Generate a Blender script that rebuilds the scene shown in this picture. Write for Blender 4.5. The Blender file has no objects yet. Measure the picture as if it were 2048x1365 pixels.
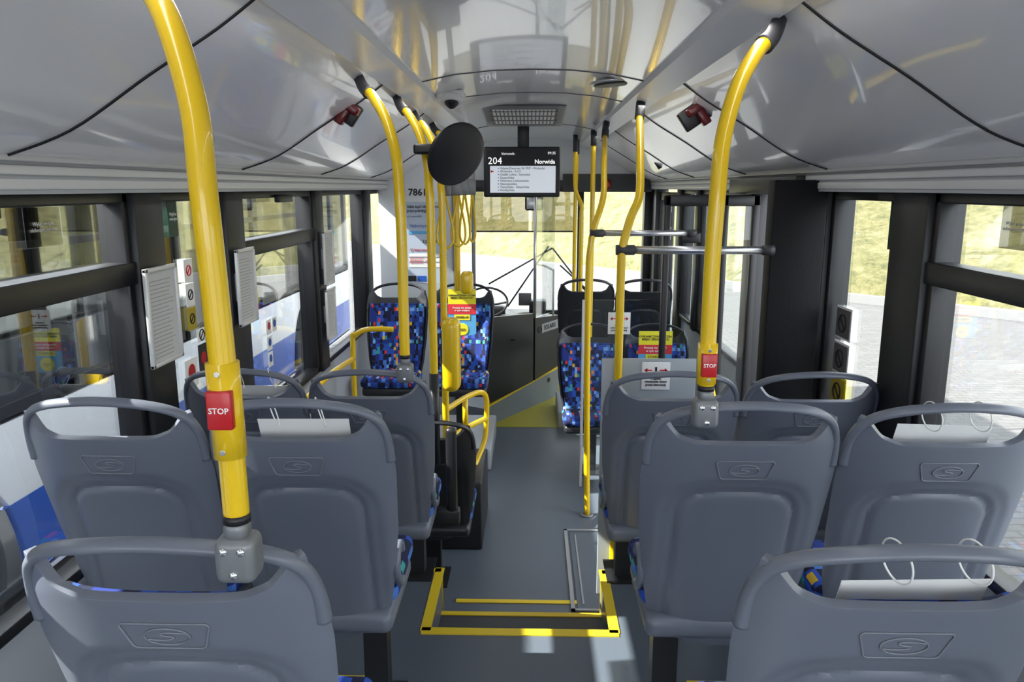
import bpy, math, random
from mathutils import Vector, Matrix, Euler
random.seed(3)
D=bpy.data; C=bpy.context; SC=C.scene
def link(o): SC.collection.objects.link(o); return o

# ---------------- materials ----------------
def mat(name,col,rough=.5,metal=0,coat=0,emit=None,es=1,noise=0,nscale=40,bump=0,spec=.5):
    m=D.materials.new(name); m.use_nodes=True; nt=m.node_tree; b=nt.nodes['Principled BSDF']
    b.inputs['Base Color'].default_value=(*col,1); b.inputs['Roughness'].default_value=rough
    b.inputs['Metallic'].default_value=metal; b.inputs['Coat Weight'].default_value=coat; b.inputs['Specular IOR Level'].default_value=spec
    if emit: b.inputs['Emission Color'].default_value=(*emit,1); b.inputs['Emission Strength'].default_value=es
    if noise or bump:
        tc=nt.nodes.new('ShaderNodeTexCoord'); n=nt.nodes.new('ShaderNodeTexNoise'); n.inputs['Scale'].default_value=nscale; n.inputs['Detail'].default_value=4
        nt.links.new(tc.outputs['Object'],n.inputs['Vector'])
        if noise:
            mx=nt.nodes.new('ShaderNodeMixRGB'); mx.inputs[1].default_value=(*[c*(1-noise) for c in col],1); mx.inputs[2].default_value=(*[min(1,c*(1+noise)) for c in col],1)
            nt.links.new(n.outputs['Fac'],mx.inputs[0]); nt.links.new(mx.outputs[0],b.inputs['Base Color'])
        if bump:
            bp=nt.nodes.new('ShaderNodeBump'); bp.inputs['Strength'].default_value=bump; bp.inputs['Distance'].default_value=.002
            nt.links.new(n.outputs['Fac'],bp.inputs['Height']); nt.links.new(bp.outputs[0],b.inputs['Normal'])
    return m
def glassmat(name,tint,refl=.02,rough=.0,mul=.4):
    m=D.materials.new(name); m.use_nodes=True; nt=m.node_tree; nt.nodes.clear()
    o=nt.nodes.new('ShaderNodeOutputMaterial'); t=nt.nodes.new('ShaderNodeBsdfTransparent'); t.inputs[0].default_value=(*tint,1)
    g=nt.nodes.new('ShaderNodeBsdfGlossy'); g.inputs['Roughness'].default_value=rough; g.inputs[0].default_value=(1,1,1,1)
    f=nt.nodes.new('ShaderNodeFresnel'); f.inputs[0].default_value=1.45
    ma=nt.nodes.new('ShaderNodeMath'); ma.operation='MULTIPLY_ADD'; ma.inputs[1].default_value=mul; ma.inputs[2].default_value=refl; ma.use_clamp=True
    mx=nt.nodes.new('ShaderNodeMixShader')
    nt.links.new(f.outputs[0],ma.inputs[0]); nt.links.new(ma.outputs[0],mx.inputs[0]); nt.links.new(t.outputs[0],mx.inputs[1]); nt.links.new(g.outputs[0],mx.inputs[2]); nt.links.new(mx.outputs[0],o.inputs[0])
    return m
M_SEAT=mat('seat_plastic',(.132,.147,.184),.34,noise=.06,nscale=8,bump=.12)
M_SEAT2=mat('seat_plastic_light',(.17,.185,.22),.4)
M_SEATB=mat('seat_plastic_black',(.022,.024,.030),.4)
M_YEL=mat('yellow_paint',(.80,.53,.004),.26,coat=.4)
M_YELF=mat('yellow_strip',(.74,.54,.02),.5)
M_CEIL=mat('ceiling_panel',(.93,.93,.93),.20,coat=.5,noise=.02,nscale=2)
M_COVE=mat('cove_panel',(.93,.93,.94),.26,coat=.5)
M_STRIP=mat('ceiling_strip',(.94,.94,.94),.35)
M_RAIL=mat('header_rail',(.62,.63,.63),.35)
M_WALL=mat('wall_grey',(.40,.42,.45),.5)
M_BLACK=mat('black_rubber',(.009,.009,.011),.4)
M_DARK=mat('dark_plastic',(.013,.014,.016),.42)
M_COL=mat('black_textured',(.006,.006,.007),.6,bump=.4,nscale=60,spec=.2)
M_FLOOR=mat('vinyl_floor',(.092,.112,.142),.42,noise=.10,nscale=120)
M_STEP=mat('step_tread',(.05,.055,.065),.6,noise=.2,nscale=150)
M_ALU=mat('aluminium',(.62,.63,.65),.3,metal=.9)
M_FRAME=mat('silver_frame',(.66,.66,.66),.35,metal=.2)
M_RAMP=mat('ramp_edge',(.32,.33,.34),.45,metal=.2)
M_GREYJ=mat('grey_joint',(.19,.20,.21),.38,metal=.3)
M_JDARK=mat('grey_cap',(.045,.045,.05),.5)
M_CHROME=mat('chrome',(.8,.8,.8),.12,metal=1)
M_WHITE=mat('white_panel',(.72,.74,.77),.4)
M_PAPER=mat('paper',(.90,.90,.88),.6)
M_RED=mat('red_plastic',(.50,.012,.018),.3)
M_DRED=mat('dark_red_plastic',(.12,.004,.007),.22)
M_BLUE=mat('blue_print',(.02,.10,.48),.4)
M_LBLUE=mat('light_blue_print',(.12,.42,.75),.5)
M_PYEL=mat('yellow_print',(.95,.82,.03),.5)
M_OCHRE=mat('ochre_print',(.42,.32,.02),.6)
M_PRED=mat('red_print',(.75,.04,.05),.5)
M_INK=mat('ink',(.02,.02,.025),.6)
M_GREEN=mat('dark_green_print',(.01,.05,.03),.5)
M_SCREENW=mat('screen_white',(.4,.42,.45),.3,emit=(.8,.86,.95),es=.5)
M_SCREENT=mat('screen_text',(.8,.8,.8),.3,emit=(1,1,1),es=.8)
M_GLASS=glassmat('window_glass',(.96,.98,.98),.015)
M_FILM=glassmat('visor_film',(.60,.58,.52),.02)
M_PLAQ=glassmat('smoked_sticker',(.55,.55,.52),.04)
M_PART=mat('partition_panel',(.34,.38,.40),.3)
M_BGLASS=glassmat('tinted_bus_glass',(.50,.50,.46),.10,mul=.9)
M_BUSW=mat('bus_white',(.84,.86,.90),.25,coat=.5)
M_BUSB=mat('bus_blue',(.01,.09,.50),.25,coat=.5)
M_TYRE=mat('tyre',(.015,.015,.016),.8)
M_RIM=mat('wheel_rim',(.20,.23,.30),.35,metal=.4)
M_VENT=mat('vent_grille',(.11,.11,.115),.4)
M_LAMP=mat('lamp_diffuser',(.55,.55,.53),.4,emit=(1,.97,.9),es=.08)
M_MAT=mat('olive_floor',(.38,.35,.03),.5,noise=.1,nscale=100)
M_STG=mat('sticker_grey',(.13,.12,.118),.6)
M_FPR=mat('faint_print',(.40,.40,.40),.6)

def fabric():
    m=D.materials.new('mosaic_fabric'); m.use_nodes=True; nt=m.node_tree; N=nt.nodes; L=nt.links; b=N['Principled BSDF']; b.inputs['Roughness'].default_value=.9
    tc=N.new('ShaderNodeTexCoord')
    def layer(sx,stops,off):
        mp=N.new('ShaderNodeMapping'); mp.inputs['Scale'].default_value=sx; mp.inputs['Location'].default_value=(off,off*.37,off*.71)
        L.new(tc.outputs['Object'],mp.inputs['Vector'])
        fl=N.new('ShaderNodeVectorMath'); fl.operation='FLOOR'; L.new(mp.outputs[0],fl.inputs[0])
        wn=N.new('ShaderNodeTexWhiteNoise'); wn.noise_dimensions='3D'; L.new(fl.outputs[0],wn.inputs['Vector'])
        cr=N.new('ShaderNodeValToRGB'); cr.color_ramp.interpolation='CONSTANT'
        e=cr.color_ramp.elements; e[0].position=0; e[0].color=(*stops[0][1],1); e[1].position=stops[1][0]; e[1].color=(*stops[1][1],1)
        for p,c in stops[2:]:
            q=e.new(p); q.color=(*c,1)
        L.new(wn.outputs['Value'],cr.inputs[0]); return cr
    a=layer((38,12,26),[(0,(.005,.009,.045)),(.30,(.010,.028,.20)),(.60,(.018,.075,.42)),(.90,(.06,.18,.55))],.3)
    c=layer((60,20,40),[(0,(.003,.004,.014)),(.10,(.8,.25,.04)),(.118,(.7,.45,.03)),(.135,(.6,.03,.03)),(.155,(.04,.3,.3)),(.17,(.2,.40,.8)),(.20,(.008,.02,.14))],5.7)
    wn=layer((60,20,40),[(0,(1,1,1)),(.09,(1,1,1)),(.24,(0,0,0))],5.7)
    mx=N.new('ShaderNodeMixRGB'); L.new(wn.outputs[0],mx.inputs[0]); L.new(a.outputs[0],mx.inputs[1]); L.new(c.outputs[0],mx.inputs[2]); L.new(mx.outputs[0],b.inputs['Base Color'])
    return m
M_FAB=fabric()
def grass():
    m=D.materials.new('dry_grass'); m.use_nodes=True; nt=m.node_tree; N=nt.nodes; L=nt.links; b=N['Principled BSDF']; b.inputs['Roughness'].default_value=.95
    tc=N.new('ShaderNodeTexCoord'); n=N.new('ShaderNodeTexNoise'); n.inputs['Scale'].default_value=2.6; n.inputs['Detail'].default_value=14; n.inputs['Roughness'].default_value=.9
    cr=N.new('ShaderNodeValToRGB'); e=cr.color_ramp.elements; e[0].position=.40; e[0].color=(.038,.045,.012,1); e[1].position=.60; e[1].color=(.175,.155,.085,1)
    q=e.new(.5); q.color=(.112,.104,.038,1)
    L.new(tc.outputs['Object'],n.inputs['Vector']); L.new(n.outputs['Fac'],cr.inputs[0]); L.new(cr.outputs[0],b.inputs['Base Color']); return m
M_GRASS=grass()
def paving():
    m=D.materials.new('paving_blocks'); m.use_nodes=True; nt=m.node_tree; N=nt.nodes; L=nt.links; b=N['Principled BSDF']; b.inputs['Roughness'].default_value=.8
    tc=N.new('ShaderNodeTexCoord'); br=N.new('ShaderNodeTexBrick'); br.inputs['Scale'].default_value=2.5; br.inputs['Color1'].default_value=(.128,.124,.12,1); br.inputs['Color2'].default_value=(.105,.103,.10,1); br.inputs['Mortar'].default_value=(.062,.06,.058,1); br.inputs['Mortar Size'].default_value=.014
    L.new(tc.outputs['Object'],br.inputs['Vector']); L.new(br.outputs[0],b.inputs['Base Color']); return m
M_PAVE=paving()

# ---------------- helpers ----------------
def mesh(name,v,f,m,parent=None,smooth=False,mats=None,fm=None):
    me=D.meshes.new(name); me.from_pydata([tuple(p) for p in v],[],f); me.update()
    for mm in (mats or [m]): me.materials.append(mm)
    if fm:
        for p,i in zip(me.polygons,fm): p.material_index=i
    if smooth:
        for p in me.polygons: p.use_smooth=True
    o=link(D.objects.new(name,me))
    if parent: setp(o,parent)
    return o
def setp(o,p):
    o.parent=p; o.matrix_parent_inverse=Matrix.Translation(-Vector(p.location))
def thing(name,loc,label,cat,group=None):
    e=link(D.objects.new(name,None)); e.location=loc; e.empty_display_size=.05
    tag(e,label,cat,group); return e
def tag(o,label,cat,group=None):
    o['label']=label; o['category']=cat
    if group: o['group']=group
    return o
def struct(o,label=None,cat=None):
    o['kind']='structure'
    if label: o['label']=label
    if cat: o['category']=cat
    return o
BF=[(0,3,2,1),(4,5,6,7),(0,1,5,4),(1,2,6,5),(2,3,7,6),(3,0,4,7)]
def bv(b):
    x0,x1,y0,y1,z0,z1=b
    return [(x0,y0,z0),(x1,y0,z0),(x1,y1,z0),(x0,y1,z0),(x0,y0,z1),(x1,y0,z1),(x1,y1,z1),(x0,y1,z1)]
def boxes(name,bl,m,parent=None,bevel=0,seg=2):
    v=[];f=[];fm=[];mats=[]
    for b in bl:
        mm=m
        if len(b)==7: mm=b[6]; b=b[:6]
        if mm not in mats: mats.append(mm)
        n=len(v); v+=bv(b); f+=[tuple(n+i for i in q) for q in BF]; fm+=[mats.index(mm)]*6
    o=mesh(name,v,f,None,parent,False,mats,fm)
    if bevel:
        md=o.modifiers.new('b','BEVEL'); md.width=bevel; md.segments=seg; md.limit_method='ANGLE'
        for p in o.data.polygons: p.use_smooth=True
    return o
def cr(pts,n=8,closed=False):
    P=[Vector(p) for p in pts]; out=[]
    N=len(P); rng=range(N if closed else N-1)
    for i in rng:
        if closed: a,b,c,d=P[(i-1)%N],P[i],P[(i+1)%N],P[(i+2)%N]
        else: a=P[max(i-1,0)];b=P[i];c=P[i+1];d=P[min(i+2,N-1)]
        for k in range(n):
            t=k/n
            out.append(.5*((2*b)+(-a+c)*t+(2*a-5*b+4*c-d)*t*t+(-a+3*b-3*c+d)*t**3))
    if not closed: out.append(P[-1])
    return out
def tubegeo(P,r,seg=12,closed=False,ry=None):
    P=[Vector(p) for p in P]; N=len(P); v=[];f=[]
    up=None
    for i,p in enumerate(P):
        if closed: t=(P[(i+1)%N]-P[(i-1)%N])
        else: t=P[min(i+1,N-1)]-P[max(i-1,0)]
        t.normalize()
        if up is None:
            up=Vector((0,0,1)) if abs(t.z)<.9 else Vector((0,1,0))
        s=t.cross(up); s.normalize(); up=s.cross(t); up.normalize()
        rr=r(i/(N-1)) if callable(r) else r
        r2=rr if ry is None else (ry(i/(N-1)) if callable(ry) else ry)
        for k in range(seg):
            a=2*math.pi*k/seg; v.append(p+s*math.cos(a)*r2+up*math.sin(a)*rr)
    for i in range(N if closed else N-1):
        j=(i+1)%N
        for k in range(seg):
            k2=(k+1)%seg; f.append((i*seg+k,i*seg+k2,j*seg+k2,j*seg+k))
    if not closed:
        f.append(tuple(range(seg))[::-1]); f.append(tuple((N-1)*seg+k for k in range(seg)))
    return v,f
def tube(name,pts,r,m,parent=None,seg=12,n=8,closed=False,sm=True,ry=None):
    P=cr(pts,n,closed) if sm else pts
    v,f=tubegeo(P,r,seg,closed,ry); return mesh(name,v,f,m,parent,True)
def tubes(name,lst,r,m,parent=None,seg=10,n=8):
    V=[];F=[]
    for it in lst:
        pts=it[0]; sm=it[1] if len(it)>1 else True; cl=it[2] if len(it)>2 else False
        P=cr(pts,n,cl) if sm else pts
        v,f=tubegeo(P,r,seg,cl); k=len(V); V+=v; F+=[tuple(k+i for i in q) for q in f]
    return mesh(name,V,F,m,parent,True)
def disc(name,c,nrm,r,th,m,parent=None,seg=40,dome=0,ring=8):
    nrm=Vector(nrm).normalized(); q=nrm.to_track_quat('Z','Y'); v=[];f=[]
    prof=[(0,-th/2),(r*.96,-th/2),(r,-th/4),(r,th/4),(r*.96,th/2)]+[(r*.96*(1-k/ring),th/2+dome*math.sin(math.pi/2*k/ring)) for k in range(1,ring+1)]
    for (a,h) in prof:
        for k in range(seg):
            an=2*math.pi*k/seg; v.append(Vector(c)+q@Vector((max(a,1e-4)*math.cos(an),max(a,1e-4)*math.sin(an),h)))
    for i in range(len(prof)-1):
        for k in range(seg):
            k2=(k+1)%seg; f.append((i*seg+k,i*seg+k2,(i+1)*seg+k2,(i+1)*seg+k))
    return mesh(name,v,f,m,parent,True)
def text(name,s,size,loc,rot,m,parent=None,align='CENTER',ext=.0004,bold=0,sx=1):
    cu=D.curves.new(name,'FONT'); cu.body=s; cu.size=size; cu.align_x=align; cu.align_y='CENTER'; cu.extrude=ext; cu.offset=bold; cu.resolution_u=2
    t=link(D.objects.new(name,cu)); C.view_layer.update()
    me=D.meshes.new_from_object(t.evaluated_get(C.evaluated_depsgraph_get())); D.objects.remove(t)
    me.transform(Matrix.Translation(Vector(loc))@Euler(rot).to_matrix().to_4x4()@Matrix.Diagonal((sx,1,1,1)))
    me.materials.clear(); me.materials.append(m)
    o=link(D.objects.new(name,me))
    if parent: setp(o,parent)
    return o
RB=(math.pi/2,0,0)
def sst(x,a,b):
    t=max(0,min(1,(x-a)/(b-a))); return t*t*(3-2*t)

# ---------------- camera ----------------
cam=D.cameras.new('camera'); co=link(D.objects.new('camera',cam)); co.location=(0,0,1.9)
co.rotation_euler=(math.radians(90-11.3),0,math.radians(1.45)); cam.lens=27.0; cam.sensor_width=36; cam.clip_start=.05; cam.clip_end=300
SC.camera=co

# ---------------- structure ----------------
PX0,PX1=-.365,.295
fl=boxes('floor',[(-1.25,1.25,-1.6,2.47,.0,.35),(-1.25,PX0,2.47,2.92,0,.35),(PX1,1.25,2.47,2.92,0,.35),(PX0,PX1,2.47,2.89,0,.175,M_STEP),(-1.25,1.25,2.0,8.0,-.08,0.0)],M_FLOOR); struct(fl,'blue-grey vinyl bus floor with raised rear podium','floor')
m1=boxes('floor',[(-.36,.9,5.95,7.6,0,.004)],M_MAT); struct(m1,'olive yellow floor area by the front door','floor')
def trim(n,bl,m,label,bevel=0,cat='trim'):
    o=boxes('trim_%d'%n,bl,m,bevel=bevel); return struct(o,label,cat)
trim(1,[(PX0-.02,PX1+.02,2.45,2.49,.35,.354),(PX0-.025,PX0+.012,2.47,2.93,.35,.354),(PX1-.012,PX1+.025,2.47,2.93,.35,.354),(PX0-.2,PX0,2.895,2.925,.35,.354),(PX1,PX1+.2,2.895,2.925,.35,.354),
  (PX0,PX1,2.485,2.488,.30,.35),(PX0-.02,PX0+.004,2.921,2.925,.0,.35),(PX1-.004,PX1+.02,2.921,2.925,.0,.35),(PX0,PX0+.004,2.47,2.92,.31,.35),(PX1-.004,PX1,2.47,2.92,.31,.35)],M_YELF,'yellow step edging around the podium')
trim(2,[(PX0,PX1,2.865,2.893,.174,.179)],M_YELF,'yellow nosing strip of the lower step')
trim(3,[(PX0+.02,PX1-.02,3.265,3.295,0,.004)],M_YELF,'yellow warning strip on the floor')
trim(4,[(-.66,-.52,2.14,2.20,.35,.36),(.50,.64,2.14,2.20,.35,.36)],M_YELF,'yellow markings on the podium')
rp=thing('wheelchair_ramp',(.65,3.55,0),'folding grey metal wheelchair ramp set in the floor at the door','ramp')
boxes('ramp_plate',[(.22,1.15,3.22,4.02,.0,.006)],M_FLOOR,rp)
boxes('ramp_frame',[(.19,.208,3.20,4.05,.001,.009),(.19,1.18,4.035,4.05,.001,.009),(.19,1.18,3.20,3.215,.001,.009),(.245,.253,3.25,3.98,.004,.009)],M_RAMP,rp)

zs,zt=.84,1.885
K=1.05
def XX(s,a,b): return (min(s*K*a,s*K*b),max(s*K*a,s*K*b))
def wall(side,spans,name):
    s=side; bl=[]
    for (a,b) in spans: bl.append((*XX(s,1.2,1.27),a,b,-.2,zs))
    bl.append((min(s*1.15,s*1.33),max(s*1.15,s*1.33),-1.6,8.0,zt,1.972))
    return struct(boxes(name,bl,M_WALL),'grey side wall panel below and above the bus windows','wall')
wall(-1,[(-1.6,8.0)],'wall_left'); wall(1,[(-1.6,3.3),(4.36,6.55),(7.65,8.0)],'wall_right')
struct(boxes('wall_rear',[(-1.25,1.25,-1.7,-1.6,0,1.15),(-1.25,-1.1,-1.7,-1.6,1.15,2.3),(1.1,1.25,-1.7,-1.6,1.15,2.3),(-1.25,1.25,-1.7,-1.6,2.2,2.5)],M_WALL),'grey rear wall with rear window opening','wall')
for i,s in enumerate((-1,1)):
    bl=[]
    for z0,z1,x in ((1.958,1.972,1.132),(1.928,1.950,1.140),(1.895,1.920,1.145)):
        bl.append((min(s*x,s*1.16),max(s*x,s*1.16),-1.6,7.6,z0,z1))
    trim(5+i,bl,M_RAIL,'light grey ribbed rail above the windows',.003)
pn=7
for s,lst in ((-1,[(-1.6,-1.4),(.7,.9),(2.35,2.53),(3.06,3.25),(4.35,4.5),(5.68,5.85),(7.7,8.0)]),(1,[(-1.6,-1.4),(.7,.9),(2.42,2.65),(3.24,3.34),(4.34,4.46),(5.7,5.82),(6.4,6.56),(7.65,8.0)])):
    for (a,b) in lst:
        o=trim(pn,[(*XX(s,1.155,1.27),a,b,zs if not(s==1 and a in(3.24,4.34,6.4,7.65)) else 0,zt)],M_DARK,'black window pillar',.006,'pillar'); pn+=1
o=trim(pn,[(.975,1.19,3.17,3.26,.0,1.93)],M_COL,'black textured door column',.005,'pillar'); pn+=1
wn=1
def window(s,a,b,tr=None,z0=zs,z1=zt,label='side window with black rubber frame'):
    global wn
    X=lambda p,q:XX(s,p,q); w=.032
    bl=[(*X(1.175,1.235),a,b,z0,z0+w),(*X(1.175,1.235),a,b,z1-w,z1),(*X(1.175,1.235),a,a+w,z0,z1),(*X(1.175,1.235),b-w,b,z0,z1)]
    if tr: bl+=[(*X(1.165,1.235),a,b,tr-.035,tr+.035),(*X(1.15,1.175),(a+b)/2-.09,(a+b)/2+.12,z1-.055,z1-.02)]
    o=boxes('window_%d'%wn,bl,M_BLACK,bevel=.005); struct(o,label,'window'); wn+=1
    boxes('glass',[(*X(1.212,1.218),a+.01,b-.01,z0+.01,z1-.01)],M_GLASS,o)
    return o
VL='side window with opening top vent and black frame'
window(-1,-1.4,.7); window(-1,.9,2.35,1.64,label=VL); window(-1,2.53,3.06); window(-1,3.25,4.35,1.64,label=VL); window(-1,4.5,5.68); window(-1,5.85,7.7)
window(1,-1.4,.7); window(1,.9,2.42,1.64,label=VL); window(1,2.65,3.24); window(1,4.46,5.7); window(1,5.82,6.4)
ws=boxes('window_%d'%wn,[(-1.25,1.25,7.96,8.04,.55,.64),(-1.25,1.25,7.96,8.04,1.87,1.93),(-1.25,-1.15,7.96,8.04,.6,1.9),(1.14,1.25,7.9,8.04,.0,1.9),(.47,.53,7.94,8.04,.6,1.9)],M_BLACK,bevel=.006); struct(ws,'wide front windscreen with black frame','window')
boxes('glass',[(-1.16,1.16,7.995,8.0,.62,1.89)],M_GLASS,ws)
struct(boxes('wall_front',[(-1.3,1.3,7.96,8.05,-.2,.56,M_DARK),(-1.2,1.2,7.62,8.05,1.93,2.5,M_WHITE),(.30,1.15,7.55,7.63,1.86,2.03,M_DARK),(-.62,.3,7.56,7.63,1.9,1.97,M_DARK)],M_DARK),'front bulkhead around the windscreen','wall')

# ceiling
prof=[(0,2.372),(.16,2.368),(.32,2.352),(.45,2.325),(.455,2.300),(.50,2.292),(.56,2.278),(.565,2.292)]
cove=cr([(.565,2.292,0),(.66,2.225,0),(.81,2.135,0),(.99,2.023,0),(1.15,1.966,0)],6)
prof2=[(p[0],p[1]) for p in cove]
full=[(x,z,0) for x,z in prof[:4]]+[(x,z,1) for x,z in prof[4:7]]+[(x,z,2) for x,z in prof2]
V=[];F=[];FM=[]
ys=[-1.7,8.0]
allp=[(-x,z,k) for x,z,k in full[::-1]]+full[1:]
for y in ys:
    for x,z,k in allp: V.append((x,y,z))
n=len(allp)
for i in range(n-1):
    F.append((i,i+1,n+i+1,n+i)); ka,kb=allp[i][2],allp[i+1][2]
    FM.append(max(ka,kb) if not(ka!=kb and 2 in(ka,kb)) else 1)
cl=mesh('ceiling',V,F,None,None,True,[M_CEIL,M_STRIP,M_COVE],FM); struct(cl,'glossy light grey vaulted bus ceiling with cove panels','ceiling')
md=cl.modifiers.new('e','EDGE_SPLIT'); md.split_angle=math.radians(25)
struct(boxes('ceiling',[(-1.33,1.33,-1.7,8.05,2.5,2.55)],M_BUSW),'white outer roof skin','ceiling')
for s in (-1,1):
    for y in (1.68 if s<0 else 1.75,3.05,4.2,5.5,6.6):
        o=tube('trim_%d'%pn,[(s*p[0],y,p[1]-.002) for p in cove],.0035,M_BLACK,sm=False,seg=6); struct(o,'black rubber seam in the cove panel','trim'); pn+=1
for y in (3.27,4.03,5.9):
    o=tube('trim_%d'%pn,[(x,y,z-.001) for x,z,k in allp if k==0],.0028,M_VENT,sm=False,seg=6); struct(o,'thin seam across the ceiling panel','trim'); pn+=1

# ---------------- seats ----------------
def wz(z):
    v=(z-.32)/.68
    pts=[(-.01,.125),(.04,.158),(.15,.186),(.35,.208),(.55,.222),(.78,.229),(.92,.223),(1.0,.209),(1.1,.2)]
    for (a,x),(b,y) in zip(pts,pts[1:]):
        if v<=b:
            t=(v-a)/(b-a); t=t*t*(3-2*t)*.5+t*.5; return x+(y-x)*t
    return .2
def sdr(x,z,hx,z0,z1,r):
    cx=abs(x)-(hx-r); cz=abs(z-(z0+z1)/2)-((z1-z0)/2-r)
    return math.hypot(max(cx,0),max(cz,0))+min(max(cx,cz),0)-r
def yb(x,z):
    u=min(1,abs(x)/wz(z)); v=(z-.32)/.74
    y=-.20*v+.012*math.sin(math.pi*min(1,max(0,v)))
    y+=.055*u**3.2
    za=z+.25*x*x*4      # recess top edges arch gently
    y+=.009*sst(-sdr(x,za,.194,.22,.868,.09),0,.030)
    y+=.013*sst(-sdr(x,za,.162,.22,.838,.07),0,.026)-.008*sst(-sdr(x,za,.142,.30,.815,.055),0,.014)
    return y
def ztop(u):
    a=abs(u); return .956+.016*sst(a,.50,.80)+.045*sst(a,.70,1.0)
nu,nv=60,80
V=[];F=[]
for j in range(nv+1):
    for i in range(nu+1):
        u=-1+2*i/nu; zz=.32+(j/nv)*(ztop(u)-.32)+.03*(1-j/nv)**6*abs(u)**4; x=u*wz(zz)
        V.append((x,yb(x,zz),zz))
for j in range(nv):
    for i in range(nu):
        a=j*(nu+1)+i; F.append((a,a+1,a+nu+2,a+nu+1))
S={}
o=mesh('backrest',V,F,M_SEAT,None,True); md=o.modifiers.new('s','SOLIDIFY'); md.thickness=.018; md.offset=-1; md=o.modifiers.new('b','BEVEL'); md.width=.006; md.segments=3; md.limit_method='ANGLE'; md.angle_limit=math.radians(50); S['backrest']=o
half=[(.217,.885),(.2165,.925),(.211,.965),(.197,1.000),(.166,1.028),(.118,1.046),(.06,1.055)]
pth=[(-x,z) for x,z in half]+[(0,1.058)]+[(x,z) for x,z in half[::-1]]
hp=[(x,-.20*(z-.32)/.74+.012+.050*min(1,abs(x)/.214)**3.0,z) for x,z in pth]
hp=cr(hp,6)
v,f=tubegeo(hp,lambda t:.0135,14,False,ry=lambda t:.0090+.0048*abs(2*t-1)**4)
o=mesh('handle',v,f,M_SEAT,None,True); S['handle']=o
def pp(x,z): return (x,yb(x,z)-.0012,z)
def poly(ps,k=5,closed=True):
    out=[]; n=len(ps)
    for i in range(n if closed else n-1):
        a,b=ps[i],ps[(i+1)%n]
        for q in range(k): out.append(pp(a[0]+(b[0]-a[0])*q/k,a[1]+(b[1]-a[1])*q/k))
    return out
trap=poly([(-.062,.911),(.062,.911),(.066,.905),(.054,.864),(.048,.860),(-.048,.860),(-.054,.864),(-.066,.905)])
ell=[pp(.034*math.cos(a),.885+.0165*math.sin(a)) for a in [2*math.pi*k/30 for k in range(30)]]
es=[pp(x,z) for x,z in [(-.030,.879),(-.012,.8775),(.004,.879),(.010,.8835),(-.006,.887),(-.008,.891),(.004,.893),(.030,.891)]]
o=tubes('emblem',[(trap,False,True),(ell,False,True),(es,True,False)],.0016,M_SEAT2,None,6,4); S['emblem']=o
V=[];F=[]; a0,a1=24,30
for j in range(a1+1):
    for i in range(a0+1):
        u=-1+2*i/a0; zz=.40+(j/a1)*(ztop(u*.6)-.030-.40); x=u*wz(zz)*.90
        y=-.20*(zz-.32)/.74+.054+.030*abs(u)**3-.006*math.sin(math.pi*j/a1)
        V.append((x,y,zz))
for j in range(a1):
    for i in range(a0):
        a=j*(a0+1)+i; F.append((a,a+1,a+a0+2,a+a0+1))
o=mesh('upholstery',V,F,M_FAB,None,True); md=o.modifiers.new('s','SOLIDIFY'); md.thickness=.026; md.offset=-1; md=o.modifiers.new('b','BEVEL'); md.width=.01; md.segments=3; md.limit_method='ANGLE'; md.angle_limit=math.radians(50); S['upholstery']=o
S['seat_cushion']=boxes('seat_cushion',[(-.198,.198,.05,.37,.405,.475)],M_FAB,None,.03,4)
S['seat_pan']=boxes('seat_pan',[(-.19,.19,-.01,.355,.345,.41)],M_SEAT,None,.025,4)
S['leg']=boxes('leg',[(-.035,.035,.14,.20,.01,.98),(-.07,.07,.08,.28,0,.02)],M_DARK,None,.0)
S['grip']=tube('grip',[(0,.10,.46),(0,.06,.47),(-.0,.02,.51),(0,.01,.55),(0,.035,.585),(0,.075,.58),(0,.09,.555)],.0115,M_SEAT,None,10)
def seat(x,y,z,label,rot=0,gap=0,grip=0,zsc=1,xsc=1.05,group='passenger seats',black=False):
    e=thing('passenger_seat',(x,y,z),label,'seat',group); e.rotation_euler=(0,0,rot); e.scale=(xsc,1,zsc)
    for nme,src in S.items():
        if nme=='grip' and not grip: continue
        c=src.copy(); link(c); c.parent=e
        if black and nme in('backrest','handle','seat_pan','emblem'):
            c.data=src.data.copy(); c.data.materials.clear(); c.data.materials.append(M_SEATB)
        if nme=='leg': c.location=(grip*.11,0,gap); c.scale=(1,1,.36-gap)
        if nme=='grip': c.location=(grip*.205,0,0)
    return e
LB='grey plastic passenger seat with arched handle'
RY1,RY2,RY3=1.20,1.90,2.74
X1L,X1R=-.557,.562; X2L,X2LW,X2R,X2RW=-.566,-1.027,.512,.992; X3L,X3LW,X3R,X3RW=-.572,-1.022,.497,.985
seat(X1L,RY1,.338,LB+', pole clamped to it',grip=1)
seat(X1R,RY1,.340,LB+', white sheet tied to it',grip=-1)
seat(X2LW,RY2,.35,LB+' beside the window',xsc=1.0); seat(X2L,RY2,.35,LB+', white sheet tied to it',grip=1,xsc=1.0)
seat(X2R,RY2,.35,LB+', pole clamped to it',grip=-1,xsc=1.04); seat(X2RW,RY2,.35,LB+', white sheet tied to it',xsc=1.04)
seat(X3LW,RY3,.22,LB+' beside the window',gap=.13,xsc=.98); seat(X3L,RY3,.22,LB+', pole clamped to it',gap=.13,grip=1,xsc=.98)
seat(X3R,RY3,.22,LB+' near the steps',gap=.13,grip=-1); seat(X3RW,RY3,.22,LB+' beside the window',gap=.13)
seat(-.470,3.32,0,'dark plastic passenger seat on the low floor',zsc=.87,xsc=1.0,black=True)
LF='blue mosaic fabric seat facing the rear'; GF='fabric seats facing rear'
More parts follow.
